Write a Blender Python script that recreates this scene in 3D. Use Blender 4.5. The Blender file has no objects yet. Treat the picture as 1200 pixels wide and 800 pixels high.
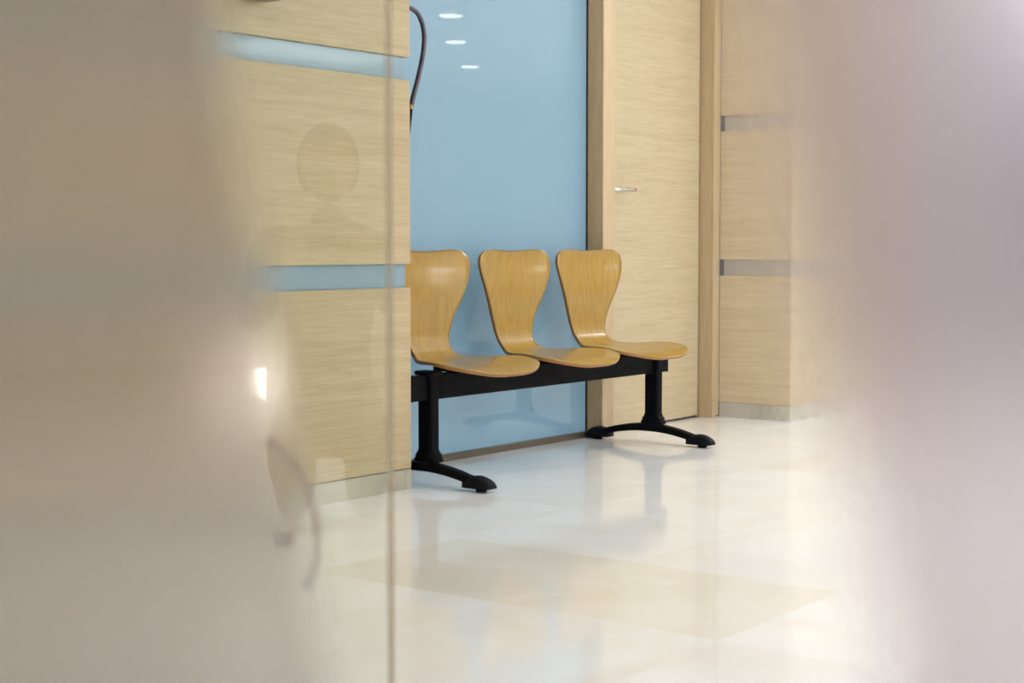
import bpy, bmesh, math, random
from mathutils import Vector, Matrix
random.seed(7)
sc = bpy.context.scene
COL = sc.collection
R = math.radians

# ------------------------------------------------------------------ camera
YAW = R(36.9)                      # view axis, measured from the wall direction (+X)
PITCH = math.atan(112 / 1860)      # slightly downwards
cam = bpy.data.cameras.new('camera')
cam.sensor_width = 36
cam.lens = 1860 / 1200 * 36
cam.clip_start = 0.02
cam.dof.use_dof = True
cam.dof.focus_distance = 6.6
cam.dof.aperture_fstop = 3.8
co = bpy.data.objects.new('camera', cam)
COL.objects.link(co)
V = Vector((math.cos(YAW) * math.cos(PITCH), math.sin(YAW) * math.cos(PITCH), -math.sin(PITCH)))
co.location = (0, 0, 0.84)
co.rotation_euler = V.to_track_quat('-Z', 'Y').to_euler()
sc.camera = co

# ------------------------------------------------------------------ world and colour
w = bpy.data.worlds.new('world'); sc.world = w; w.use_nodes = True
bg = w.node_tree.nodes['Background']
bg.inputs['Color'].default_value = (0.86, 0.92, 1.0, 1)
bg.inputs['Strength'].default_value = 0.55
sc.view_settings.view_transform = 'Standard'
sc.view_settings.look = 'None'
sc.view_settings.gamma = 1
sc.view_settings.exposure = 0.0
sc.cycles.use_denoising = True
sc.cycles.denoising_input_passes = 'RGB_ALBEDO'
sc.cycles.max_bounces = 10
sc.cycles.transparent_max_bounces = 16
sc.cycles.sample_clamp_indirect = 6
sc.cycles.caustics_reflective = False
sc.cycles.caustics_refractive = False

# ------------------------------------------------------------------ unseen area lights, added under the ceiling to brighten the room
CEIL = 2.6
def area(name, x, y, sx, sy, power, col=(0.93, 0.97, 1.05)):
    l = bpy.data.lights.new(name, 'AREA'); l.shape = 'RECTANGLE'
    l.size = sx; l.size_y = sy; l.energy = power; l.color = col
    o = bpy.data.objects.new(name, l); COL.objects.link(o)
    o.location = (x, y, CEIL - 0.012)
    return o
for lx, ly, lp in ((5.9, 1.7, 27), (0.0, 1.3, 34), (1.0, -1.4, 62), (4.2, -1.2, 70), (9.8, 2.55, 66),
                   (-1.8, 0.2, 80), (-1.8, -2.2, 80), (7.4, -1.6, 85), (3.0, -3.0, 95), (10.5, -3.0, 80), (12.5, 1.2, 46)):
    area('fill_area_light', lx, ly, 1.8, 0.9, lp)
area('fill_area_light', 5.9, 3.0, 1.6, 0.3, 12)  # added wash light, brightens the door top and the floor by the bench

# ------------------------------------------------------------------ materials
def mat(name):
    m = bpy.data.materials.new(name); m.use_nodes = True
    nt = m.node_tree
    return m, nt, nt.nodes['Principled BSDF']
def lk(nt, a, b): nt.links.new(a, b)
def srgb(r, g, b):
    f = lambda c: c / 12.92 if c <= 0.04045 else ((c + 0.055) / 1.055) ** 2.4
    return (f(r / 255), f(g / 255), f(b / 255), 1)
def plain(name, col, rough=0.5, metal=0.0, coat=0.0, spec=0.5, bump=0.0):
    m, nt, p = mat(name)
    p.inputs['Base Color'].default_value = col
    p.inputs['Roughness'].default_value = rough
    p.inputs['Metallic'].default_value = metal
    p.inputs['Coat Weight'].default_value = coat
    p.inputs['Coat Roughness'].default_value = 0.06
    p.inputs['Specular IOR Level'].default_value = spec
    n = nt.nodes.new('ShaderNodeTexNoise'); n.inputs['Scale'].default_value = 60
    tc = nt.nodes.new('ShaderNodeTexCoord'); lk(nt, tc.outputs['Object'], n.inputs['Vector'])
    mr = nt.nodes.new('ShaderNodeMapRange')
    mr.inputs['To Min'].default_value = max(rough - 0.04, 0); mr.inputs['To Max'].default_value = rough + 0.04
    lk(nt, n.outputs['Fac'], mr.inputs['Value']); lk(nt, mr.outputs[0], p.inputs['Roughness'])
    if bump:
        n2 = nt.nodes.new('ShaderNodeTexNoise'); n2.inputs['Scale'].default_value = 900
        lk(nt, tc.outputs['Object'], n2.inputs['Vector'])
        b = nt.nodes.new('ShaderNodeBump'); b.inputs['Strength'].default_value = bump; b.inputs['Distance'].default_value = 0.001
        lk(nt, n2.outputs['Fac'], b.inputs['Height']); lk(nt, b.outputs[0], p.inputs['Normal'])
    return m
def veneer(name, c_light, c_dark, stretch, rough=0.42, strength=1.0):
    """oak veneer; stretch = noise frequency along x, y, z (low along the grain)"""
    m, nt, p = mat(name)
    tc = nt.nodes.new('ShaderNodeTexCoord')
    mp = nt.nodes.new('ShaderNodeMapping'); mp.inputs['Scale'].default_value = stretch
    lk(nt, tc.outputs['Object'], mp.inputs['Vector'])
    n1 = nt.nodes.new('ShaderNodeTexNoise'); n1.inputs['Scale'].default_value = 1.0
    n1.inputs['Detail'].default_value = 5; n1.inputs['Roughness'].default_value = 0.62
    lk(nt, mp.outputs[0], n1.inputs['Vector'])
    mp2 = nt.nodes.new('ShaderNodeMapping'); mp2.inputs['Scale'].default_value = tuple(s * 0.12 for s in stretch)
    mp2.inputs['Location'].default_value = (3.1, 7.7, 1.3)
    lk(nt, tc.outputs['Object'], mp2.inputs['Vector'])
    n2 = nt.nodes.new('ShaderNodeTexNoise'); n2.inputs['Scale'].default_value = 1.0; n2.inputs['Detail'].default_value = 3
    lk(nt, mp2.outputs[0], n2.inputs['Vector'])
    add = nt.nodes.new('ShaderNodeMath'); add.operation = 'MULTIPLY_ADD'
    add.inputs[1].default_value = 0.45; lk(nt, n2.outputs['Fac'], add.inputs[0]); lk(nt, n1.outputs['Fac'], add.inputs[2])
    cr = nt.nodes.new('ShaderNodeValToRGB')
    cr.color_ramp.elements[0].position = 0.50; cr.color_ramp.elements[0].color = c_dark
    cr.color_ramp.elements[1].position = 0.50 + 0.36 / strength; cr.color_ramp.elements[1].color = c_light
    lk(nt, add.outputs[0], cr.inputs['Fac'])
    # short dark pores
    mp3 = nt.nodes.new('ShaderNodeMapping'); mp3.inputs['Scale'].default_value = tuple(s * 2.2 for s in stretch)
    lk(nt, tc.outputs['Object'], mp3.inputs['Vector'])
    n3 = nt.nodes.new('ShaderNodeTexNoise'); n3.inputs['Scale'].default_value = 1.0; n3.inputs['Detail'].default_value = 2
    lk(nt, mp3.outputs[0], n3.inputs['Vector'])
    mr = nt.nodes.new('ShaderNodeMapRange'); mr.inputs['From Min'].default_value = 0.28; mr.inputs['From Max'].default_value = 0.42
    mr.inputs['To Min'].default_value = 0.80; mr.inputs['To Max'].default_value = 1.0
    lk(nt, n3.outputs['Fac'], mr.inputs['Value'])
    mx = nt.nodes.new('ShaderNodeMix'); mx.data_type = 'RGBA'; mx.blend_type = 'MULTIPLY'; mx.inputs['Factor'].default_value = 1.0
    lk(nt, cr.outputs[0], mx.inputs['A']); lk(nt, mr.outputs[0], mx.inputs['B'])
    lk(nt, mx.outputs['Result'], p.inputs['Base Color'])
    p.inputs['Roughness'].default_value = rough
    b = nt.nodes.new('ShaderNodeBump'); b.inputs['Strength'].default_value = 0.12; b.inputs['Distance'].default_value = 0.001
    lk(nt, n3.outputs['Fac'], b.inputs['Height']); lk(nt, b.outputs[0], p.inputs['Normal'])
    return m

OAK_L, OAK_D = srgb(188, 169, 132), srgb(171, 149, 108)
M_OAKX = veneer('oak_grain_along_wall', OAK_L, OAK_D, (5, 5, 240))
M_OAKY = veneer('oak_grain_across', srgb(203, 181, 139), srgb(186, 160, 114), (5, 5, 240))
M_DOOR = veneer('door_oak', srgb(194, 178, 147), srgb(181, 162, 127), (5, 5, 210), strength=0.9)
M_JAMB = veneer('jamb_oak', srgb(194, 172, 136), srgb(180, 154, 117), (220, 220, 4))
M_JAMBD = veneer('jamb_oak_walnut', srgb(214, 178, 132), srgb(194, 156, 108), (220, 220, 4))

def shell_wood():
    m, nt, p = mat('golden_beech_plywood')
    tc = nt.nodes.new('ShaderNodeTexCoord')
    uv = nt.nodes.new('ShaderNodeUVMap')
    oi = nt.nodes.new('ShaderNodeObjectInfo')
    ad = nt.nodes.new('ShaderNodeVectorMath'); ad.operation = 'ADD'
    sv = nt.nodes.new('ShaderNodeCombineXYZ')
    mu = nt.nodes.new('ShaderNodeMath'); mu.operation = 'MULTIPLY'; mu.inputs[1].default_value = 9.0
    lk(nt, oi.outputs['Random'], mu.inputs[0]); lk(nt, mu.outputs[0], sv.inputs[1]); lk(nt, mu.outputs[0], sv.inputs[2])
    lk(nt, uv.outputs[0], ad.inputs[0]); lk(nt, sv.outputs[0], ad.inputs[1])
    mp = nt.nodes.new('ShaderNodeMapping'); mp.inputs['Scale'].default_value = (7, 1.7, 1)
    lk(nt, ad.outputs[0], mp.inputs['Vector'])
    n = nt.nodes.new('ShaderNodeTexNoise'); n.inputs['Scale'].default_value = 1.0; n.inputs['Detail'].default_value = 1.5
    lk(nt, mp.outputs[0], n.inputs['Vector'])
    k = nt.nodes.new('ShaderNodeMath'); k.operation = 'MULTIPLY'; k.inputs[1].default_value = 26
    lk(nt, n.outputs['Fac'], k.inputs[0])
    fr = nt.nodes.new('ShaderNodeMath'); fr.operation = 'PINGPONG'; fr.inputs[1].default_value = 1.0
    lk(nt, k.outputs[0], fr.inputs[0])
    cr = nt.nodes.new('ShaderNodeValToRGB')
    cr.color_ramp.elements[0].position = 0.0; cr.color_ramp.elements[0].color = srgb(155, 118, 22)
    cr.color_ramp.elements[1].position = 1.0; cr.color_ramp.elements[1].color = srgb(166, 128, 30)
    lk(nt, fr.outputs[0], cr.inputs['Fac'])
    mp2 = nt.nodes.new('ShaderNodeMapping'); mp2.inputs['Scale'].default_value = (240, 9, 1)
    lk(nt, ad.outputs[0], mp2.inputs['Vector'])
    n2 = nt.nodes.new('ShaderNodeTexNoise'); n2.inputs['Scale'].default_value = 1.0; n2.inputs['Detail'].default_value = 3
    lk(nt, mp2.outputs[0], n2.inputs['Vector'])
    mr = nt.nodes.new('ShaderNodeMapRange'); mr.inputs['From Min'].default_value = 0.3; mr.inputs['From Max'].default_value = 0.7
    mr.inputs['To Min'].default_value = 0.93; mr.inputs['To Max'].default_value = 1.03
    lk(nt, n2.outputs['Fac'], mr.inputs['Value'])
    mx = nt.nodes.new('ShaderNodeMix'); mx.data_type = 'RGBA'; mx.blend_type = 'MULTIPLY'; mx.inputs['Factor'].default_value = 1.0
    lk(nt, cr.outputs[0], mx.inputs['A']); lk(nt, mr.outputs[0], mx.inputs['B'])
    lk(nt, mx.outputs['Result'], p.inputs['Base Color'])
    p.inputs['Roughness'].default_value = 0.42
    p.inputs['Coat Weight'].default_value = 0.6; p.inputs['Coat Roughness'].default_value = 0.15
    return m
M_SHELL = shell_wood()
M_EDGE = plain('plywood_edge', srgb(150, 104, 52), 0.5)
M_BLACK = plain('black_powder_coat', (0.005, 0.005, 0.0055, 1), 0.45, spec=0.05, bump=0.15)
M_PLASTIC = plain('black_plastic', (0.007, 0.008, 0.011, 1), 0.5, spec=0.08)
M_STEEL = plain('satin_steel', (0.72, 0.71, 0.70, 1), 0.22, metal=1.0)
M_WHITE = plain('white_paint', srgb(232, 228, 220), 0.7)
M_COOL = plain('cool_white_paint', srgb(150, 147, 152), 0.6)
M_DARK = plain('dark_gap', (0.02, 0.016, 0.012, 1), 0.8)
M_CORE = plain('wall_core', (0.10, 0.075, 0.05, 1), 0.8)
M_KICK = plain('bronze_kick_strip', srgb(104, 92, 76), 0.35, metal=0.3)
M_SEAL = plain('black_silicone', (0.012, 0.011, 0.014, 1), 0.4)
M_BAND = plain('pale_blue_band', srgb(128, 153, 165), 0.32, coat=0.3)
M_BANDG = plain('grey_satin_band', srgb(172, 166, 156), 0.35, metal=0.4)
M_GREYP = plain('grey_plastic', srgb(120, 112, 100), 0.5)

def blue_glass():
    m, nt, p = mat('blue_back_painted_glass')
    tc = nt.nodes.new('ShaderNodeTexCoord')
    n = nt.nodes.new('ShaderNodeTexNoise'); n.inputs['Scale'].default_value = 0.8; n.inputs['Detail'].default_value = 1
    lk(nt, tc.outputs['Object'], n.inputs['Vector'])
    cr = nt.nodes.new('ShaderNodeValToRGB')
    cr.color_ramp.elements[0].position = 0.3; cr.color_ramp.elements[0].color = srgb(98, 126, 140)
    cr.color_ramp.elements[1].position = 0.7; cr.color_ramp.elements[1].color = srgb(103, 131, 145)
    lk(nt, n.outputs['Fac'], cr.inputs['Fac']); lk(nt, cr.outputs[0], p.inputs['Base Color'])
    p.inputs['Roughness'].default_value = 0.45
    p.inputs['Coat Weight'].default_value = 1.0; p.inputs['Coat Roughness'].default_value = 0.015
    p.inputs['Coat IOR'].default_value = 1.5
    # even glow added to the glass to fill the chair shadows, as if backlit
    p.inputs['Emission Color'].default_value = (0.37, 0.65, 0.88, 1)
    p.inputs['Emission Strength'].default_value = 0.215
    return m
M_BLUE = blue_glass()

def marble(name, base, vein, rough=0.05):
    m, nt, p = mat(name)
    tc = nt.nodes.new('ShaderNodeTexCoord'); oi = nt.nodes.new('ShaderNodeObjectInfo')
    mu = nt.nodes.new('ShaderNodeMath'); mu.operation = 'MULTIPLY'; mu.inputs[1].default_value = 40
    lk(nt, oi.outputs['Random'], mu.inputs[0])
    cx = nt.nodes.new('ShaderNodeCombineXYZ'); lk(nt, mu.outputs[0], cx.inputs[2])
    ad = nt.nodes.new('ShaderNodeVectorMath'); ad.operation = 'ADD'
    lk(nt, tc.outputs['Object'], ad.inputs[0]); lk(nt, cx.outputs[0], ad.inputs[1])
    n = nt.nodes.new('ShaderNodeTexNoise'); n.inputs['Scale'].default_value = 2.2; n.inputs['Detail'].default_value = 8
    n.inputs['Roughness'].default_value = 0.6; n.inputs['Distortion'].default_value = 1.2
    lk(nt, ad.outputs[0], n.inputs['Vector'])
    cr = nt.nodes.new('ShaderNodeValToRGB')
    e = cr.color_ramp.elements
    e[0].position = 0.36; e[0].color = vein
    e[1].position = 0.60; e[1].color = base
    lk(nt, n.outputs['Fac'], cr.inputs['Fac'])
    hs = nt.nodes.new('ShaderNodeHueSaturation')
    mr = nt.nodes.new('ShaderNodeMapRange'); mr.inputs['To Min'].default_value = 0.98; mr.inputs['To Max'].default_value = 1.015
    lk(nt, oi.outputs['Random'], mr.inputs['Value']); lk(nt, mr.outputs[0], hs.inputs['Value'])
    lk(nt, cr.outputs[0], hs.inputs['Color']); lk(nt, hs.outputs[0], p.inputs['Base Color'])
    p.inputs['Roughness'].default_value = 0.5
    p.inputs['Coat Weight'].default_value = 0.85; p.inputs['Coat IOR'].default_value = 1.42
    p.inputs['Specular IOR Level'].default_value = 0.2
    n2 = nt.nodes.new('ShaderNodeTexNoise'); n2.inputs['Scale'].default_value = 9; n2.inputs['Detail'].default_value = 4
    lk(nt, tc.outputs['Object'], n2.inputs['Vector'])
    mr2 = nt.nodes.new('ShaderNodeMapRange'); mr2.inputs['To Min'].default_value = rough; mr2.inputs['To Max'].default_value = rough + 0.06
    lk(nt, n2.outputs['Fac'], mr2.inputs['Value']); lk(nt, mr2.outputs[0], p.inputs['Coat Roughness'])
    return m
M_TILE = marble('cream_marble', srgb(243, 243, 240), srgb(237, 234, 227))
M_TILEB = marble('beige_marble', srgb(238, 234, 224), srgb(231, 225, 212))
M_BASE = marble('baseboard_marble', srgb(184, 177, 158), srgb(160, 152, 132), 0.2)
M_JOINT = plain('tile_joint', srgb(222, 214, 200), 0.6)

def pane_mat(name, tint):
    """clear architectural glass: a mirror-like share by angle over a faintly green see-through"""
    m, nt, p = mat(name); nt.nodes.remove(p)
    out = nt.nodes['Material Output']
    tr = nt.nodes.new('ShaderNodeBsdfTransparent'); tr.inputs[0].default_value = tint
    gl = nt.nodes.new('ShaderNodeBsdfGlossy'); gl.inputs['Roughness'].default_value = 0.0
    fz = nt.nodes.new('ShaderNodeFresnel'); fz.inputs['IOR'].default_value = 1.5
    mx = nt.nodes.new('ShaderNodeMixShader')
    lk(nt, fz.outputs[0], mx.inputs[0]); lk(nt, tr.outputs[0], mx.inputs[1]); lk(nt, gl.outputs[0], mx.inputs[2])
    lk(nt, mx.outputs[0], out.inputs['Surface'])
    return m
M_PANE = pane_mat('clear_glass', (0.955, 0.975, 0.95, 1)); M_PANER = pane_mat('neutral_glass', (0.988, 0.985, 0.985, 1))
def edge_mat():
    m, nt, p = mat('ground_glass_edge'); out = nt.nodes['Material Output']
    p.inputs['Base Color'].default_value = srgb(150, 138, 116); p.inputs['Roughness'].default_value = 0.4
    tr = nt.nodes.new('ShaderNodeBsdfTransparent'); tr.inputs[0].default_value = (0.80, 0.79, 0.76, 1)
    mx = nt.nodes.new('ShaderNodeMixShader'); mx.inputs[0].default_value = 0.3
    lk(nt, tr.outputs[0], mx.inputs[1]); lk(nt, p.outputs[0], mx.inputs[2]); lk(nt, mx.outputs[0], out.inputs['Surface'])
    return m
M_PEDGE = edge_mat()

def frost_mat(name, edge_a, edge_b, width, sign, dens=1.0):
    """graded frosted film: its printed density rises across `width` past a line x = a + b*z (object space)"""
    m, nt, p = mat(name); nt.nodes.remove(p)
    out = nt.nodes['Material Output']
    tc = nt.nodes.new('ShaderNodeTexCoord'); sp = nt.nodes.new('ShaderNodeSeparateXYZ')
    lk(nt, tc.outputs['Object'], sp.inputs[0])
    tr = nt.nodes.new('ShaderNodeBsdfTransparent')
    df = nt.nodes.new('ShaderNodeBsdfDiffuse'); df.inputs[0].default_value = (0.34, 0.33, 0.34, 1)
    tl = nt.nodes.new('ShaderNodeBsdfTranslucent'); tl.inputs[0].default_value = (0.68, 0.65, 0.68, 1)
    rf = nt.nodes.new('ShaderNodeBsdfRefraction'); rf.inputs['Roughness'].default_value = 0.5; rf.inputs['IOR'].default_value = 1.2
    rf.inputs[0].default_value = (0.92, 0.87, 0.88, 1)
    m1 = nt.nodes.new('ShaderNodeMixShader'); m1.inputs[0].default_value = 0.6
    lk(nt, df.outputs[0], m1.inputs[1]); lk(nt, tl.outputs[0], m1.inputs[2])
    m2 = nt.nodes.new('ShaderNodeMixShader'); m2.inputs[0].default_value = 0.82
    lk(nt, m1.outputs[0], m2.inputs[1]); lk(nt, rf.outputs[0], m2.inputs[2])
    m3 = nt.nodes.new('ShaderNodeMixShader')
    lk(nt, tr.outputs[0], m3.inputs[1]); lk(nt, m2.outputs[0], m3.inputs[2])
    if width:
        bz = nt.nodes.new('ShaderNodeMath'); bz.operation = 'MULTIPLY_ADD'
        bz.inputs[1].default_value = edge_b; bz.inputs[2].default_value = edge_a
        lk(nt, sp.outputs['Z'], bz.inputs[0])
        df_ = nt.nodes.new('ShaderNodeMath'); df_.operation = 'SUBTRACT'
        lk(nt, sp.outputs['X'], df_.inputs[0]); lk(nt, bz.outputs[0], df_.inputs[1])
        mr = nt.nodes.new('ShaderNodeMapRange'); mr.interpolation_type = 'SMOOTHSTEP'
        mr.inputs['From Min'].default_value = -width * sign; mr.inputs['From Max'].default_value = width * sign
        mr.inputs['To Min'].default_value = 0.006; mr.inputs['To Max'].default_value = dens
        lk(nt, df_.outputs[0], mr.inputs['Value']); lk(nt, mr.outputs[0], m3.inputs[0])
    else:
        m3.inputs[0].default_value = dens
    lk(nt, m3.outputs[0], out.inputs['Surface'])
    return m
def emit(name, col, s):
    m, nt, p = mat(name)
    p.inputs['Base Color'].default_value = (0.9, 0.9, 0.9, 1)
    p.inputs['Emission Color'].default_value = col; p.inputs['Emission Strength'].default_value = s
    return m
M_LED = emit('lit_diffuser', (1, 0.97, 0.92, 1), 9)
M_STEP = emit('step_light_diffuser', (1, 0.93, 0.88, 1), 14)

# ------------------------------------------------------------------ mesh helpers
def obj(name, bm, material, parent=None, smooth=False):
    me = bpy.data.meshes.new(name)
    bmesh.ops.recalc_face_normals(bm, faces=bm.faces)
    bm.to_mesh(me); bm.free()
    for mm in (material if isinstance(material, (list, tuple)) else [material]): me.materials.append(mm)
    if smooth:
        for p in me.polygons: p.use_smooth = True
    o = bpy.data.objects.new(name, me); COL.objects.link(o)
    if parent: o.parent = parent
    return o
def empty(name, loc=(0, 0, 0), rz=0):
    o = bpy.data.objects.new(name, None); COL.objects.link(o)
    o.location = loc; o.rotation_euler = (0, 0, rz); o.empty_display_size = 0.1
    return o
def tag(o, label, cat, group=None):
    o['label'] = label; o['category'] = cat
    if group: o['group'] = group
    return o
def struct(o): o['kind'] = 'structure'; return o
def box(bm, a, b, bevel=0.0, seg=2):
    x0, y0, z0 = a; x1, y1, z1 = b
    r = bmesh.ops.create_cube(bm, size=1)
    bmesh.ops.scale(bm, vec=(x1 - x0, y1 - y0, z1 - z0), verts=r['verts'])
    bmesh.ops.translate(bm, vec=((x0 + x1) / 2, (y0 + y1) / 2, (z0 + z1) / 2), verts=r['verts'])
    if bevel:
        ed = set()
        for v in r['verts']: ed.update(v.link_edges)
        bmesh.ops.bevel(bm, geom=list(ed), offset=bevel, segments=seg, affect='EDGES', profile=0.5)
    return bm
def bx(name, a, b, m, parent=None, bevel=0.0, seg=2, smooth=False):
    return obj(name, box(bmesh.new(), a, b, bevel, seg), m, parent, smooth)
def catmull(pts, n):
    out = []
    P = [Vector(p) for p in pts]
    P = [P[0] * 2 - P[1]] + P + [P[-1] * 2 - P[-2]]
    for i in range(1, len(P) - 2):
        for k in range(n):
            t = k / n
            a, b, c, d = P[i - 1], P[i], P[i + 1], P[i + 2]
            out.append(0.5 * ((2 * b) + (c - a) * t + (2 * a - 5 * b + 4 * c - d) * t * t + (3 * b - a - 3 * c + d) * t ** 3))
    out.append(P[-2].copy())
    return out
def tube(bm, pts, r, n=12):
    pts = [Vector(p) for p in pts]; rings = []
    for i, p in enumerate(pts):
        t = (pts[min(i + 1, len(pts) - 1)] - pts[max(i - 1, 0)]).normalized()
        up = Vector((0, 0, 1)) if abs(t.z) < 0.9 else Vector((0, 1, 0))
        a = t.cross(up).normalized(); b = a.cross(t)
        rr = r[i] if isinstance(r, (list, tuple)) else r
        rings.append([bm.verts.new(p + (a * math.cos(2 * math.pi * k / n) + b * math.sin(2 * math.pi * k / n)) * rr) for k in range(n)])
    for i in range(len(rings) - 1):
        for k in range(n):
            bm.faces.new((rings[i][k], rings[i][(k + 1) % n], rings[i + 1][(k + 1) % n], rings[i + 1][k]))
    bm.faces.new(rings[0][::-1]); bm.faces.new(rings[-1])
    return bm
def prism(bm, outline, axis, a, b):
    """extrude a 2-D outline between a and b along axis ('x','y','z')"""
    def P(u, v, w):
        return {'x': (w, u, v), 'y': (u, w, v), 'z': (u, v, w)}[axis]
    A = [bm.verts.new(P(u, v, a)) for u, v in outline]; B = [bm.verts.new(P(u, v, b)) for u, v in outline]
    n = len(outline)
    bm.faces.new(A); bm.faces.new(B[::-1])
    for i in range(n): bm.faces.new((A[i], B[i], B[(i + 1) % n], A[(i + 1) % n]))
    return bm

# ------------------------------------------------------------------ floor: polished marble slabs 0.60 m
fl = struct(bx('floor', (-6, -6, -0.06), (16, 4.0, -0.004), M_JOINT))
tm = bmesh.new(); box(tm, (0.0004, 0.0004, -0.012), (0.5996, 0.5996, 0.0))
tile0 = None
X0, Y0 = 3.54 - 0.6 * 6, 2.85 - 0.6 * 7
beige = {(2.94, 2.25), (2.94, 1.65), (5.34, 2.25), (5.94, 1.65), (4.14, 0.45)}
for i in range(-2, 19):
    for j in range(0, 9):
        x, y = X0 + 0.6 * i, Y0 + 0.6 * j
        if y > 3.95 or y < -0.2: continue
        b = (round(x, 2), round(y, 2)) in beige
        if tile0 is None:
            o = obj('floor_tile', tm, M_TILE, fl); tile0 = o.data
            tileb = tile0.copy(); tileb.materials.clear(); tileb.materials.append(M_TILEB)
        else:
            o = bpy.data.objects.new('floor_tile', tile0); COL.objects.link(o); o.parent = fl
        if b: o.data = tileb
        o.location = (x, y, 0)
        if y + 0.6 > 3.93: o.scale = (1, (3.93 - y) / 0.6, 1)
# the floor behind the camera (only seen mirrored): one slab field
bx('floor_slab_field', (-6, -6, -0.012), (16, -0.16, 0.0), M_TILE, fl)

# ------------------------------------------------------------------ ceiling and outer walls
struct(bx('ceiling', (-6, -6, CEIL), (16, 4.2, CEIL + 0.1), M_WHITE))
struct(bx('wall_back', (-6, -4.3, 0), (16, -4.2, CEIL), M_WHITE))
struct(bx('wall_end', (16, -6.1, 0), (16.1, 4.2, CEIL), M_WHITE))
struct(bx('wall_far_end', (-6.1, -6.1, 0), (-6.0, 4.2, CEIL), M_WHITE))

# ------------------------------------------------------------------ left wall, clad in oak panels with two recessed bands
WY = 3.564
wl = struct(bx('wall_left', (-6, WY + 0.022, 0), (4.135, 3.95, CEIL), M_CORE))
ZB = [0.069, 0.697, 0.778, 1.404, 1.482]
for z0, z1 in ((ZB[0] + 0.003, ZB[1]), (ZB[2], ZB[3]), (ZB[4], CEIL)):
    bx('wood_panel', (-6, WY, z0), (4.165, WY + 0.02, z1), M_OAKX, wl, 0.0008, 1)
for z0, z1 in ((ZB[1], ZB[2]), (ZB[3], ZB[4])):
    bx('recessed_band', (-6, WY + 0.0145, z0 + 0.0005), (4.152, WY + 0.021, z1 - 0.0005), M_BAND, wl)
bl = struct(bx('baseboard_left', (-6, WY, 0.0), (4.136, WY + 0.02, ZB[0]), M_BASE, None, 0.001, 1))
bx('corner_stone', (4.1372, WY, 0.0), (4.166, WY + 0.02, ZB[0]), M_BASE, bl, 0.001, 1)

# ------------------------------------------------------------------ recess: blue glass wall, kick strip, seal
BY = 3.925
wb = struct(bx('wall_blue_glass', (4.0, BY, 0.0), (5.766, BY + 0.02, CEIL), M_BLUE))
struct(bx('wall_recess', (4.0, 4.03, 0), (16, 4.1, CEIL), M_CORE))
struct(bx('trim_1', (4.0, BY - 0.022, 0.0), (5.772, BY - 0.0005, 0.026), M_KICK, None, 0.001, 1))
sl = struct(bx('trim_2', (5.7665, BY - 0.004, 0.027), (5.7975, BY + 0.02, CEIL), M_SEAL))

# ------------------------------------------------------------------ door with its frame
d1 = struct(empty('door_1', (5.87, 3.94, 0)))
def at(o, parent): o.parent = parent; o.matrix_parent_inverse = Matrix.Translation(-parent.location); return o
at(bx('left_jamb', (5.775, 3.84, 0.0), (5.868, 4.02, CEIL), M_JAMB, None, 0.0012, 1), d1)
j = at(bx('jamb_lining', (5.7735, 3.8415, 0.0), (5.7749, 4.0, CEIL), M_JAMBD), d1); j['label'] = 'darker walnut-brown side of the jamb'
at(bx('door_leaf', (5.872, 3.94, 0.010), (6.768, 3.98, 2.3), M_DOOR, None, 0.001, 1), d1)
at(bx('right_jamb', (6.7765, 3.862, 0.0), (6.812, 4.02, CEIL), M_JAMB, None, 0.0012, 1), d1)
at(bx('architrave', (6.812, 3.866, 0.008), (6.846, 4.02, CEIL), M_JAMB, None, 0.003, 2), d1)
at(bx('door_stop', (6.7, 3.985, 0.0), (6.7765, 4.02, CEIL), M_DARK), d1)
bm = bmesh.new()
prism(bm, [(5.945 + 0.026 * math.cos(t * math.pi / 14), 1.092 + 0.026 * math.sin(t * math.pi / 14)) for t in range(28)], 'y', 3.932, 3.9402)
h = obj('door_handle', bm, M_STEEL); at(h, d1); h['label'] = 'satin steel lever handle'
bm = bmesh.new()
pts = catmull([(5.945, 3.934, 1.092), (5.945, 3.905, 1.092), (5.953, 3.889, 1.092), (5.975, 3.883, 1.092), (6.03, 3.883, 1.092), (6.103, 3.884, 1.0925)], 5)
tube(bm, pts, 0.0085, 14)
hl = obj('lever', bm, M_STEEL, None, True); hl.parent = h

# ------------------------------------------------------------------ right wall: oak clad pier, bands, marble baseboard
PX, PY = 6.847, 3.475
wr = struct(bx('wall_right', (PX + 0.022, PY + 0.022, 0), (16, 4.03, CEIL), M_CORE))
for z0, z1 in ((0.074, 0.694), (0.773, 1.397), (1.473, CEIL)):
    bx('wood_panel', (PX, PY + 0.0005, z0), (PX + 0.02, 3.866, z1), M_OAKY, wr, 0.0008, 1)
    bx('wood_panel', (PX + 0.0206, PY, z0), (7.80, PY + 0.02, z1), M_OAKX, wr, 0.0008, 1)
for z0, z1 in ((0.694, 0.773), (1.397, 1.473)):
    bx('recessed_band', (PX + 0.012, PY + 0.013, z0 + 0.0005), (PX + 0.0195, 3.850, z1 - 0.0005), M_BANDG, wr)
    bx('recessed_band', (PX + 0.02, PY + 0.013, z0 + 0.0005), (7.80, PY + 0.0195, z1 - 0.0005), M_BANDG, wr)
bx('painted_wall_face', (7.803, PY, 0.074), (16, PY + 0.02, CEIL), M_COOL, wr)
br = struct(bx('baseboard_right', (PX - 0.002, PY, 0.0), (PX + 0.019, 3.862, 0.0725), M_BASE, None, 0.001, 1))
bx('baseboard_stone', (PX + 0.0195, PY - 0.001, 0.0), (7.62, PY + 0.019, 0.0725), M_BASE, br, 0.001, 1)
bx('baseboard_stone', (7.622, PY - 0.001, 0.0), (16, PY + 0.019, 0.0725), M_BASE, br, 0.001, 1)

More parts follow.
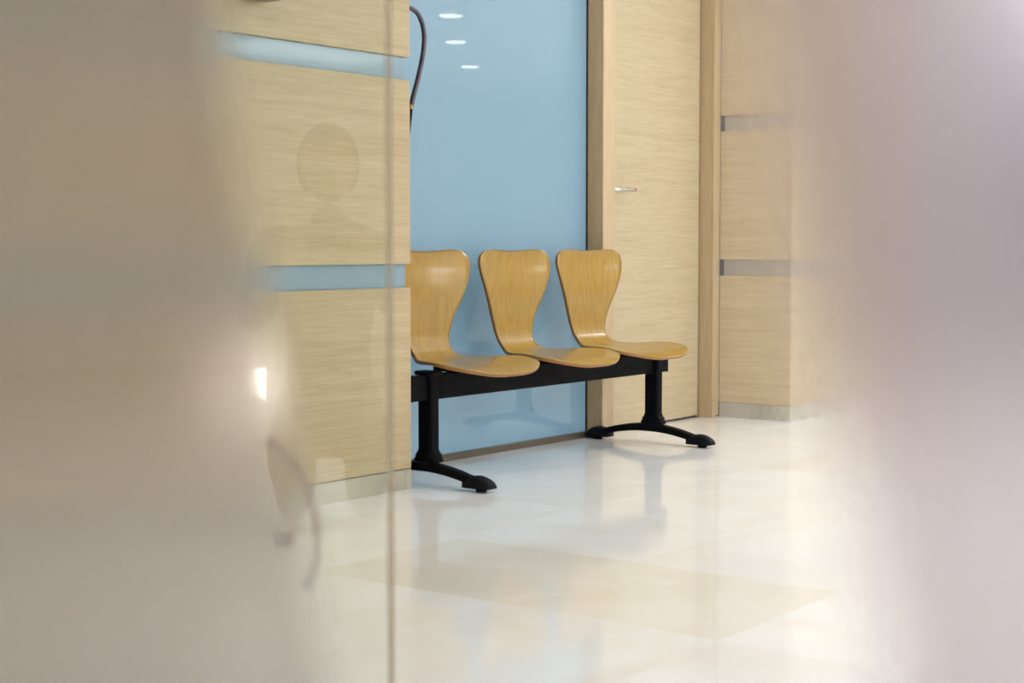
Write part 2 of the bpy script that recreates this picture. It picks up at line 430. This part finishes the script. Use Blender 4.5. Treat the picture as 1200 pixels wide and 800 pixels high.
# ------------------------------------------------------------------ beam bench
bench = empty('beam_bench', (5.02, 3.57, 0))
tag(bench, 'waiting bench with three golden plywood seats on a black beam before the blue wall', 'bench')
OFF = Matrix.Translation(-bench.location)
def ch(o, parent=bench):
    """child modelled in room coordinates"""
    o.parent = parent
    if parent is bench: o.matrix_parent_inverse = OFF
    return o
bm = bmesh.new(); box(bm, (4.180, 3.566, 0.299), (5.868, 3.606, 0.388), 0.003, 2)
ch(obj('beam', bm, M_BLACK))
for x0, x1 in ((4.176, 4.181), (5.867, 5.873)):
    bm = bmesh.new(); box(bm, (x0, 3.565, 0.298), (x1, 3.607, 0.389), 0.0015, 1)
    ch(obj('beam_end_cap', bm, M_PLASTIC))

def rrect(x0, x1, y0, y1, r, n=4):
    o = []
    for cx, cy, a in ((x1 - r, y1 - r, 0), (x0 + r, y1 - r, 90), (x0 + r, y0 + r, 180), (x1 - r, y0 + r, 270)):
        for k in range(n + 1):
            t = R(a + 90 * k / n); o.append((cx + r * math.cos(t), cy + r * math.sin(t)))
    return o
def loft(bm, secs):
    rings = [[bm.verts.new((x, y, z)) for x, y in s] for z, s in secs]
    n = len(rings[0])
    for a, b in zip(rings[:-1], rings[1:]):
        for k in range(n): bm.faces.new((a[k], a[(k + 1) % n], b[(k + 1) % n], b[k]))
    bm.faces.new(rings[0][::-1]); bm.faces.new(rings[-1])
def make_leg(cx):
    """cx: column centre; the column is 0.046 x 0.066"""
    g = 0.0
    bm = bmesh.new()
    def s(dx, dy, r): return rrect(cx - 0.023 - dx, cx + 0.023 + dx, 3.546 - dy, 3.614 + dy, r)
    loft(bm, [(0.080, s(0.010, 0.016, 0.018)), (0.092, s(0.010, 0.016, 0.018)), (0.096, s(0.007, 0.011, 0.016)), (0.106, s(0.007, 0.011, 0.016)),
              (0.112, s(0.004, 0.005, 0.013)), (0.125, s(0.0, 0.0, 0.012)), (0.3965, s(0.0, 0.0, 0.012))])
    leg = ch(obj('leg', bm, M_BLACK, None, False))
    bm = bmesh.new()
    loft(bm, [(0.388, s(0.006, 0.010, 0.014)), (0.391, s(0.009, 0.013, 0.016)), (0.398, s(0.009, 0.013, 0.016)), (0.4015, s(0.005, 0.009, 0.013))])
    obj('top_cap', bm, M_PLASTIC, leg)
    # arched foot running front to back
    fx = cx - 0.030; cy = 3.583
    bm = bmesh.new(); rings = []
    N = 22
    for i in range(N + 1):
        u = -1 + 2 * i / N
        y = cy + u * 0.268
        zt = 0.085 - 0.050 * abs(u) ** 1.9
        th = 0.026 + 0.006 * (1 - abs(u))
        hw = 0.023 + 0.006 * (1 - abs(u)) ** 2
        zb = zt - th
        sec = [(-hw, zb + 0.004), (-hw + 0.004, zb), (hw - 0.004, zb), (hw, zb + 0.004), (hw, zt - 0.010), (hw - 0.003, zt - 0.004), (hw * 0.55, zt), (-hw * 0.55, zt), (-hw + 0.003, zt - 0.004), (-hw, zt - 0.010)]
        rings.append([bm.verts.new((fx + a, y, z)) for a, z in sec])
    for a, b in zip(rings[:-1], rings[1:]):
        for k in range(10): bm.faces.new((a[k], a[(k + 1) % 10], b[(k + 1) % 10], b[k]))
    bm.faces.new(rings[0]); bm.faces.new(rings[-1][::-1])
    obj('foot', bm, M_BLACK, leg)
    for sgn in (-1, 1):
        bm = bmesh.new(); rings = []
        # outer end of the cap slopes down; inner end undercut
        for t, zt, hw, zb in ((0.196, 0.0440, 0.0250, 0.0125), (0.212, 0.0470, 0.0285, 0.0120), (0.236, 0.0535, 0.0300, 0.0120), (0.258, 0.0550, 0.0300, 0.0120), (0.282, 0.0490, 0.0295, 0.0120), (0.300, 0.0400, 0.0275, 0.0120), (0.311, 0.0290, 0.0240, 0.0130), (0.314, 0.0200, 0.0200, 0.0150)):
            y = cy + sgn * t
            top = max(zt, zb + 0.006)
            sec = [(-hw, zb), (hw, zb), (hw, zb + (top - zb) * 0.45), (hw * 0.78, zb + (top - zb) * 0.86), (hw * 0.35, top), (-hw * 0.35, top), (-hw * 0.78, zb + (top - zb) * 0.86), (-hw, zb + (top - zb) * 0.45)]
            rings.append([bm.verts.new((fx + a, y, z)) for a, z in sec])
        for a, b in zip(rings[:-1], rings[1:]):
            for k in range(8): bm.faces.new((a[k], a[(k + 1) % 8], b[(k + 1) % 8], b[k]))
        bm.faces.new(rings[0]); bm.faces.new(rings[-1][::-1])
        obj('foot_cap', bm, M_PLASTIC, leg)
        bm = bmesh.new()
        prism(bm, [(fx + 0.019 * math.cos(a * math.pi / 12), cy + sgn * 0.262 + 0.019 * math.sin(a * math.pi / 12)) for a in range(24)], 'z', 0.0, 0.0135)
        obj('glide', bm, M_PLASTIC, leg)
make_leg(4.278); make_leg(5.777)

# shell profile: (y, z, half width) of the edge line from the top of the back to the seat's front lip
PROF = [(3.762, 0.826, 0.140), (3.761, 0.823, 0.178), (3.760, 0.812, 0.207), (3.758, 0.795, 0.225), (3.755, 0.765, 0.230), (3.751, 0.728, 0.221),
        (3.750, 0.686, 0.204), (3.753, 0.643, 0.183), (3.760, 0.595, 0.157), (3.764, 0.550, 0.136), (3.763, 0.508, 0.120), (3.752, 0.470, 0.110),
        (3.728, 0.443, 0.114), (3.695, 0.431, 0.141), (3.645, 0.430, 0.178), (3.590, 0.4325, 0.212), (3.540, 0.434, 0.238), (3.490, 0.430, 0.249),
        (3.450, 0.4235, 0.243), (3.411, 0.415, 0.218), (3.385, 0.407, 0.184), (3.367, 0.399, 0.146), (3.356, 0.393, 0.106), (3.350, 0.389, 0.060)]
def shell_mesh():
    bm = bmesh.new(); uvl = bm.loops.layers.uv.new('UVMap')
    st = catmull([(a, b, c) for a, b, c in PROF], 3)
    NU = 20; T = 0.0115
    # normal of the profile (towards the sitter)
    tops, bots, uvs = [], [], []
    s = 0.0
    arc = [0.0]
    for a, b in zip(st[:-1], st[1:]): arc.append(arc[-1] + math.hypot(b.x - a.x, b.y - a.y))
    for i, p in enumerate(st):
        q0, q1 = st[max(i - 1, 0)], st[min(i + 1, len(st) - 1)]
        ty, tz = q1.x - q0.x, q1.y - q0.y
        L = math.hypot(ty, tz) or 1
        ny, nz = tz / L, -ty / L          # right of travel
        if i == 0: ny, nz = -1.0, 0.0
        else:
            if ny * pn[0] + nz * pn[1] < 0: ny, nz = -ny, -nz
        pn = (ny, nz)
        hb = max(0.0, min(1.0, (p.y - 0.50) / 0.22))     # bowed back
        sm = lambda t: (lambda c: c * c * (3 - 2 * c))(max(0.0, min(1.0, t)))
        sb = sm((3.70 - p.x) / 0.18) * sm((p.x - 3.35) / 0.16)  # dished seat
        r0, r1, ru = [], [], []
        for k in range(NU + 1):
            u = -1 + 2 * k / NU
            ww = p.z
            x = ww * u
            dy = hb * 0.020 * (1 - u * u) * (ww / 0.23) ** 2
            dz = -sb * 0.010 * (1 - u * u)
            y, z = p.x + dy, p.y + dz
            if i < 9:  # shallow dip in the middle of the top edge
                z -= 0.006 * (1 - (u / 1.0) ** 2) ** 2 * (1 - i / 9) ** 1
            v0 = bm.verts.new((x, y - 3.57, z)); v1 = bm.verts.new((x, y - 3.57 - ny * T, z - nz * T))
            r0.append(v0); r1.append(v1); ru.append((x + 0.3, arc[i]))
        tops.append(r0); bots.append(r1); uvs.append(ru)
    def face(vs, uv, mi):
        f = bm.faces.new(vs); f.material_index = mi; f.smooth = mi == 0
        for l, c in zip(f.loops, uv): l[uvl].uv = c
    M = len(st)
    for i in range(M - 1):
        for k in range(NU):
            uv = [uvs[i][k], uvs[i][k + 1], uvs[i + 1][k + 1], uvs[i + 1][k]]
            face((tops[i][k], tops[i][k + 1], tops[i + 1][k + 1], tops[i + 1][k]), uv, 0)
            face((bots[i + 1][k], bots[i + 1][k + 1], bots[i][k + 1], bots[i][k]), uv[::-1], 0)
        for k in (0, NU):
            uv = [uvs[i][k]] * 4
            face((tops[i][k], tops[i + 1][k], bots[i + 1][k], bots[i][k]), uv, 1)
    for i in (0, M - 1):
        for k in range(NU):
            face((tops[i][k], tops[i][k + 1], bots[i][k + 1], bots[i][k]), [uvs[i][k]] * 4, 1)
    bmesh.ops.recalc_face_normals(bm, faces=bm.faces)
    me = bpy.data.meshes.new('seat_shell'); bm.to_mesh(me); bm.free()
    me.materials.append(M_SHELL); me.materials.append(M_EDGE)
    return me
SH = shell_mesh()
brm = spm = None
for cx, ra in ((4.489, -1.8), (5.029, 0.0), (5.546, -1.8)):
    s = bpy.data.objects.new('seat_shell', SH); COL.objects.link(s)
    s.parent = bench; s.location = (cx - 5.02, 0, 0); s.rotation_euler = (0, 0, R(ra))
    if brm is None:
        bm = bmesh.new(); box(bm, (-0.085, -0.070, 0.3885), (0.085, 0.095, 0.4045), 0.003, 1)
        box(bm, (-0.055, -0.100, 0.404), (0.055, 0.105, 0.4165), 0.002, 1)
        o = obj('mounting_bracket', bm, M_BLACK, s); brm = o.data
        bm = bmesh.new(); box(bm, (-0.12, -0.118, 0.4015), (0.12, -0.088, 0.4185), 0.003, 1)
        o = obj('wood_spacer', bm, M_EDGE, s); spm = o.data
    else:
        for nm, me in (('mounting_bracket', brm), ('wood_spacer', spm)):
            o = bpy.data.objects.new(nm, me); COL.objects.link(o); o.parent = s

# ------------------------------------------------------------------ looped hose on the near side of the recess
bm = bmesh.new()
hp = catmull([(4.300, 3.76, 1.655), (4.345, 3.755, 1.690), (4.392, 3.75, 1.691), (4.430, 3.75, 1.674), (4.455, 3.75, 1.637), (4.463, 3.75, 1.592), (4.454, 3.75, 1.530), (4.429, 3.75, 1.451), (4.404, 3.75, 1.387), (4.388, 3.75, 1.345)], 6)
tube(bm, hp, 0.0088, 12)
M_HOSE = plain('dark_plum_hose', srgb(56, 46, 58), 0.36, coat=0.4)
hose = obj('hose', bm, M_HOSE, None, True)
tag(hose, 'dark plum hose looping out beside the blue glass above the bench', 'hose')
bm = bmesh.new(); tube(bm, [tuple(p + Vector((0.0058, -0.0020, 0.0))) for p in hp], 0.0042, 8)
o = obj('red_stripe', bm, plain('red_stripe', srgb(112, 30, 62), 0.4), hose, True); o['label'] = 'crimson stripe along the hose'
bm = bmesh.new(); tube(bm, [(4.3885, 3.75, 1.347), (4.385, 3.75, 1.330)], 0.0098, 12)
o = obj('ferrule', bm, plain('brass', srgb(150, 130, 80), 0.3, metal=1), hose); o['label'] = 'brass ferrule'
bm = bmesh.new(); tube(bm, [(4.385, 3.75, 1.331), (4.377, 3.75, 1.28), (4.366, 3.75, 1.22)], 0.0085, 12)
o = obj('nozzle', bm, M_PLASTIC, hose)
# the hose hangs from a small hook plate fixed to the blue wall, hidden by the wood wall
bm = bmesh.new(); box(bm, (4.27, 3.745, 1.60), (4.31, 3.9245, 1.69), 0.003, 1)
obj('wall_bracket', bm, M_GREYP, hose)

# ------------------------------------------------------------------ step light and dispenser on the left wall
st = empty('step_light', (3.434, WY, 0.41)); tag(st, 'small bright recessed step light low in the left oak wall', 'wall light')
bm = bmesh.new()
F = [(-0.034, 0.050), (0.034, 0.050), (0.034, -0.044), (-0.034, -0.016)]
prism(bm, F, 'y', -0.004, -0.0005)
obj('diffuser', bm, M_STEP, st)
bm = bmesh.new(); box(bm, (0.0345, -0.007, -0.052), (0.0405, -0.0003, 0.052), 0.001, 1)
box(bm, (0.028, -0.007, -0.0555), (0.0405, -0.0003, -0.0515), 0.0008, 1)
obj('trim_frame', bm, M_WHITE, st)
dsp = empty('wall_dispenser', (3.435, WY, 1.578)); tag(dsp, 'rounded underside of a grey fitting on the left oak wall, above the upper pale band', 'wall fitting')
bm = bmesh.new()
loft(bm, [(0.006, rrect(-0.045, 0.045, -0.085, -0.0005, 0.03)), (0.012, rrect(-0.052, 0.052, -0.095, -0.0005, 0.034)), (0.24, rrect(-0.055, 0.055, -0.10, -0.0005, 0.034)), (0.25, rrect(-0.048, 0.048, -0.09, -0.0005, 0.03))])
obj('housing', bm, M_GREYP, dsp)

# ------------------------------------------------------------------ ceiling downlights (three are mirrored in the blue glass)
dl = None
for x, y in ((9.54, 0.10), (10.79, -0.86), (12.35, -1.94)):
    if dl is None:
        dl = empty('downlight', (x, y, CEIL))
        bm = bmesh.new(); prism(bm, [(0.085 * math.cos(a * math.pi / 16), 0.085 * math.sin(a * math.pi / 16)) for a in range(32)], 'z', -0.008, -0.0005)
        d0 = obj('diffuser', bm, M_LED, dl)
        tag(dl, 'round recessed ceiling downlight, nearest and highest of the three mirrored in the blue glass', 'ceiling light', 'downlights mirrored in the blue glass')
    else:
        e = dl.copy(); COL.objects.link(e); e.location = (x, y, CEIL)
        c = d0.copy(); COL.objects.link(c); c.parent = e
        e['label'] = 'round recessed ceiling downlight, %s of the three mirrored in the blue glass' % ('middle' if x < 11 else 'lowest and smallest')

# ------------------------------------------------------------------ glass partition at 2.3 m: left leaf and right leaf with graded frosted film
EX, EY = 1.732, 1.529
a1 = R(43.48) + R(90)              # left leaf runs to the left, square to the photographer
pl = empty('glass_leaf', (EX, EY, 0), a1)
tag(pl, 'glass leaf at the left with frosted film, its thin edge before the oak wall', 'glass partition')
bx('glass_pane', (0.0, -0.005, 0.01), (1.25, 0.005, 2.45), M_PANE, pl)
bx('edge_seal', (-0.0105, -0.005, 0.01), (0.0, 0.005, 2.45), M_PEDGE, pl)
# film edge: local x grows to the left; at z=1.2 -> 0.25 m, at z=0.21 -> 0.085 m
FL = frost_mat('frosted_film_left', 0.058, 0.158, 0.058, 1)
bx('frosted_film', (0.03, -0.0058, 0.01), (1.25, -0.0052, 2.45), FL, pl)
# frosted ring stroke and small block printed beside the film
FR = frost_mat('frosted_print', 0, 0, 0, 1, 0.62)
bm = bmesh.new()
RC = (0.262, 0.415); RR = 0.168
n = 40; A, B = [], []
for k in range(n + 1):
    t = R(124 + (206 - 124) * k / n)
    cxx = RC[0] + RR * math.cos(t); czz = RC[1] + RR * 1.08 * math.sin(t)
    A.append((cxx, czz)); B.append((RC[0] + (RR - 0.0145) * math.cos(t), RC[1] + (RR - 0.0145) * 1.08 * math.sin(t)))
va = [[bm.verts.new((x, y, z)) for x, z in P] for y in (-0.0066, -0.0060) for P in (A, B)]
for k in range(n):
    bm.faces.new((va[0][k], va[0][k + 1], va[1][k + 1], va[1][k])); bm.faces.new((va[2][k + 1], va[2][k], va[3][k], va[3][k + 1]))
    bm.faces.new((va[0][k + 1], va[0][k], va[2][k], va[2][k + 1])); bm.faces.new((va[1][k], va[1][k + 1], va[3][k + 1], va[3][k]))
bm.faces.new((va[0][0], va[1][0], va[3][0], va[2][0])); bm.faces.new((va[1][n], va[0][n], va[2][n], va[3][n]))
o = obj('frosted_ring', bm, FR, pl); o['label'] = 'frosted curved stroke'
o = bx('frosted_block', (0.135, -0.0066, 0.400), (0.165, -0.0060, 0.424), FR, pl); o['label'] = 'small frosted block'

a2 = R(-53.1) + R(6)
pr = empty('glass_leaf', (2.022, 1.144, 0), a2)
tag(pr, 'glass leaf at the right, graded frosted film covering its outer part', 'glass partition')
bx('glass_pane', (0.0, -0.005, 0.01), (1.15, 0.005, 2.45), M_PANER, pr)
FRR = frost_mat('frosted_film_right', 0.320, -0.225, 0.115, 1)
bx('frosted_film', (0.0, -0.0058, 0.01), (1.15, -0.0052, 2.45), FRR, pr)

# ------------------------------------------------------------------ the photographer kneeling behind the lens: mirrored faintly in the left leaf
FW = Vector((math.cos(R(43.48)), math.sin(R(43.48)), 0)); RT = Vector((FW.y, -FW.x, 0))
M_CLOTH = plain('dark_clothing', (0.12, 0.12, 0.13, 1), 0.85, bump=0.3)
M_SKIN = plain('skin', srgb(160, 120, 100), 0.6)
M_HAIR = plain('dark_hair', (0.02, 0.015, 0.012, 1), 0.5)
def W3(f, r, z): return FW * f + RT * r + Vector((0, 0, z))
def skin_mesh(name, nodes, edges, mats, parent, pick=None, sub=2):
    me = bpy.data.meshes.new(name); me.from_pydata([W3(*n[:3]) for n in nodes], edges, []); me.update()
    o = bpy.data.objects.new(name, me); COL.objects.link(o)
    m = o.modifiers.new('skin', 'SKIN')
    for i, n in enumerate(nodes):
        me.skin_vertices[0].data[i].radius = (n[3], n[4] if len(n) > 4 else n[3])
    me.skin_vertices[0].data[0].use_root = True
    ss = o.modifiers.new('sub', 'SUBSURF'); ss.levels = sub; ss.render_levels = sub
    dg = bpy.context.evaluated_depsgraph_get()
    m2 = bpy.data.meshes.new_from_object(o.evaluated_get(dg))
    o.modifiers.clear(); o.data = m2; m2.materials.clear()
    for mm in mats: m2.materials.append(mm)
    for p in m2.polygons:
        p.use_smooth = True
        p.material_index = pick(p.center) if pick else 0
    if parent: o.parent = parent; o.matrix_parent_inverse = Matrix.Translation(-parent.location)
    return o
per = empty('person', (0, 0, 0)); per.location = W3(-0.34, 0, 0)
tag(per, 'person in dark clothes kneeling behind the lens, mirrored faintly in the left glass leaf', 'person')
N = [(-0.36, 0, 0.30, .15, .13), (-0.35, 0, 0.45, .14, .12), (-0.33, 0, 0.62, .145, .11), (-0.29, 0, 0.79, .14, .10), (-0.25, 0, 0.90, .06, .06), (-0.215, 0, 0.965, .052, .052)]
E_ = [(0, 1), (1, 2), (2, 3), (3, 4), (4, 5)]
for sg in (-1, 1):
    b = len(N)
    N += [(-0.37, sg * .10, 0.26, .10, .10), (-0.20, sg * .12, 0.22, .085), (-0.02, sg * .10, 0.12, .060), (-0.13, sg * .11, 0.065, .050), (-0.30, sg * .12, 0.055, .040), (-0.36, sg * .12, 0.05, .034), (-0.46, sg * .12, 0.035, .026)]
    E_ += [(0, b), (b, b + 1), (b + 1, b + 2), (b + 2, b + 3), (b + 3, b + 4), (b + 4, b + 5), (b + 5, b + 6)]
    c = len(N)
    N += [(-0.28, sg * .17, 0.83, .062), (-0.20, sg * .23, 0.69, .046), (-0.13, sg * .235, 0.60, .040), (-0.11, sg * .15, 0.70, .033), (-0.10, sg * .105, 0.770, .024), (-0.092, sg * .094, 0.805, .026, .014)]
    E_ += [(3, c), (c, c + 1), (c + 1, c + 2), (c + 2, c + 3), (c + 3, c + 4), (c + 4, c + 5)]
def pk(c):
    f = c.dot(FW); z = c.z
    return 1 if z > 0.925 or (f > -0.125 and z > 0.735) else 0
body = skin_mesh('body', N, E_, [M_CLOTH, M_SKIN], per, pk)
# fingers closed round the grips of the camera body
for sg in (-1, 1):
    for k, (dz, ln) in enumerate(((0.0, 0.030), (0.017, 0.034), (0.033, 0.032), (0.047, 0.026))):
        z = 0.800 + dz
        skin_mesh('finger', [(-0.095, sg * .088, z, .0085), (-0.066, sg * .0855, z, .008), (-0.050, sg * .080, z, .0075), (-0.0465, sg * (.080 - ln * .6), z, .0065)], [(0, 1), (1, 2), (2, 3)], [M_SKIN], body, None, 1)
    skin_mesh('thumb', [(-0.105, sg * .092, 0.805, .011), (-0.120, sg * .078, 0.822, .0095), (-0.116, sg * .060, 0.836, .008)], [(0, 1), (1, 2)], [M_SKIN], body, None, 1)
# head with face, ears and hair
bm = bmesh.new(); bmesh.ops.create_uvsphere(bm, u_segments=40, v_segments=28, radius=1)
for v in bm.verts:
    x, y, z = v.co            # x forward, y right
    sx, sy, sz = 0.098, 0.076, 0.115
    if z < 0: sy *= 1 - 0.30 * z * z; sx *= 1 - 0.12 * z * z
    X, Y, Z = x * sx, y * sy, z * sz
    if x > 0:
        nose = math.exp(-((Y / 0.011) ** 2) - (((Z + 0.018) / 0.022) ** 2)); X += 0.022 * nose
        for e in (-0.032, 0.032): X -= 0.010 * math.exp(-(((Y - e) / 0.014) ** 2) - (((Z - 0.004) / 0.010) ** 2))
        X += 0.006 * math.exp(-((Y / 0.022) ** 2) - (((Z + 0.056) / 0.008) ** 2)) + 0.008 * math.exp(-((Y / 0.02) ** 2) - (((Z + 0.092) / 0.016) ** 2))
    v.co = W3(-0.185 + X, Y, 1.075 + Z)
hd = obj('head', bm, M_SKIN, None, True); hd.parent = body
for sg in (-1, 1):
    bm = bmesh.new(); bmesh.ops.create_uvsphere(bm, u_segments=12, v_segments=8, radius=1)
    for v in bm.verts: v.co = W3(-0.195 + v.co.x * 0.017, sg * 0.077 + v.co.y * 0.008, 1.070 + v.co.z * 0.031)
    obj('ear', bm, M_SKIN, hd, True)
    bm = bmesh.new(); bmesh.ops.create_uvsphere(bm, u_segments=12, v_segments=8, radius=1)
    for v in bm.verts: v.co = W3(-0.185 + 0.080 + v.co.x * 0.006, sg * 0.032 + v.co.y * 0.011, 1.079 + v.co.z * 0.006)
    obj('eye', bm, M_HAIR, hd, True)
bm = bmesh.new(); bmesh.ops.create_uvsphere(bm, u_segments=32, v_segments=22, radius=1)
dl_ = [v for v in bm.verts if (v.co.x > 0.35 and v.co.z < 0.45) or v.co.z < -0.75]
bmesh.ops.delete(bm, geom=dl_, context='VERTS')
for v in bm.verts:
    x, y, z = v.co; v.co = W3(-0.195 + x * 0.103, y * 0.086, 1.083 + z * 0.118)
hr = obj('hair', bm, M_HAIR, body, True)
md = hr.modifiers.new('thick', 'SOLIDIFY'); md.thickness = 0.008
# matrix fix: body and its children are modelled in room coordinates
# camera body held in the hands, wholly behind the lens position
cb = empty('photo_camera', (0, 0, 0)); cb.location = W3(-0.075, 0, 0.80); cb.rotation_euler = (0, 0, R(43.48))
tag(cb, 'black photo camera held in both hands by the kneeling person', 'camera')
bm = bmesh.new(); box(bm, (-0.02, -0.068, -0.010), (0.022, 0.068, 0.075), 0.008, 3); box(bm, (-0.018, -0.026, 0.074), (0.018, 0.026, 0.100), 0.008, 2)
obj('camera_body', bm, M_PLASTIC, cb)
bm = bmesh.new(); prism(bm, [(0.035 * math.cos(a * math.pi / 16), 0.04 + 0.035 * math.sin(a * math.pi / 16)) for a in range(32)], 'x', 0.022, 0.058)
obj('lens_barrel', bm, M_PLASTIC, cb)
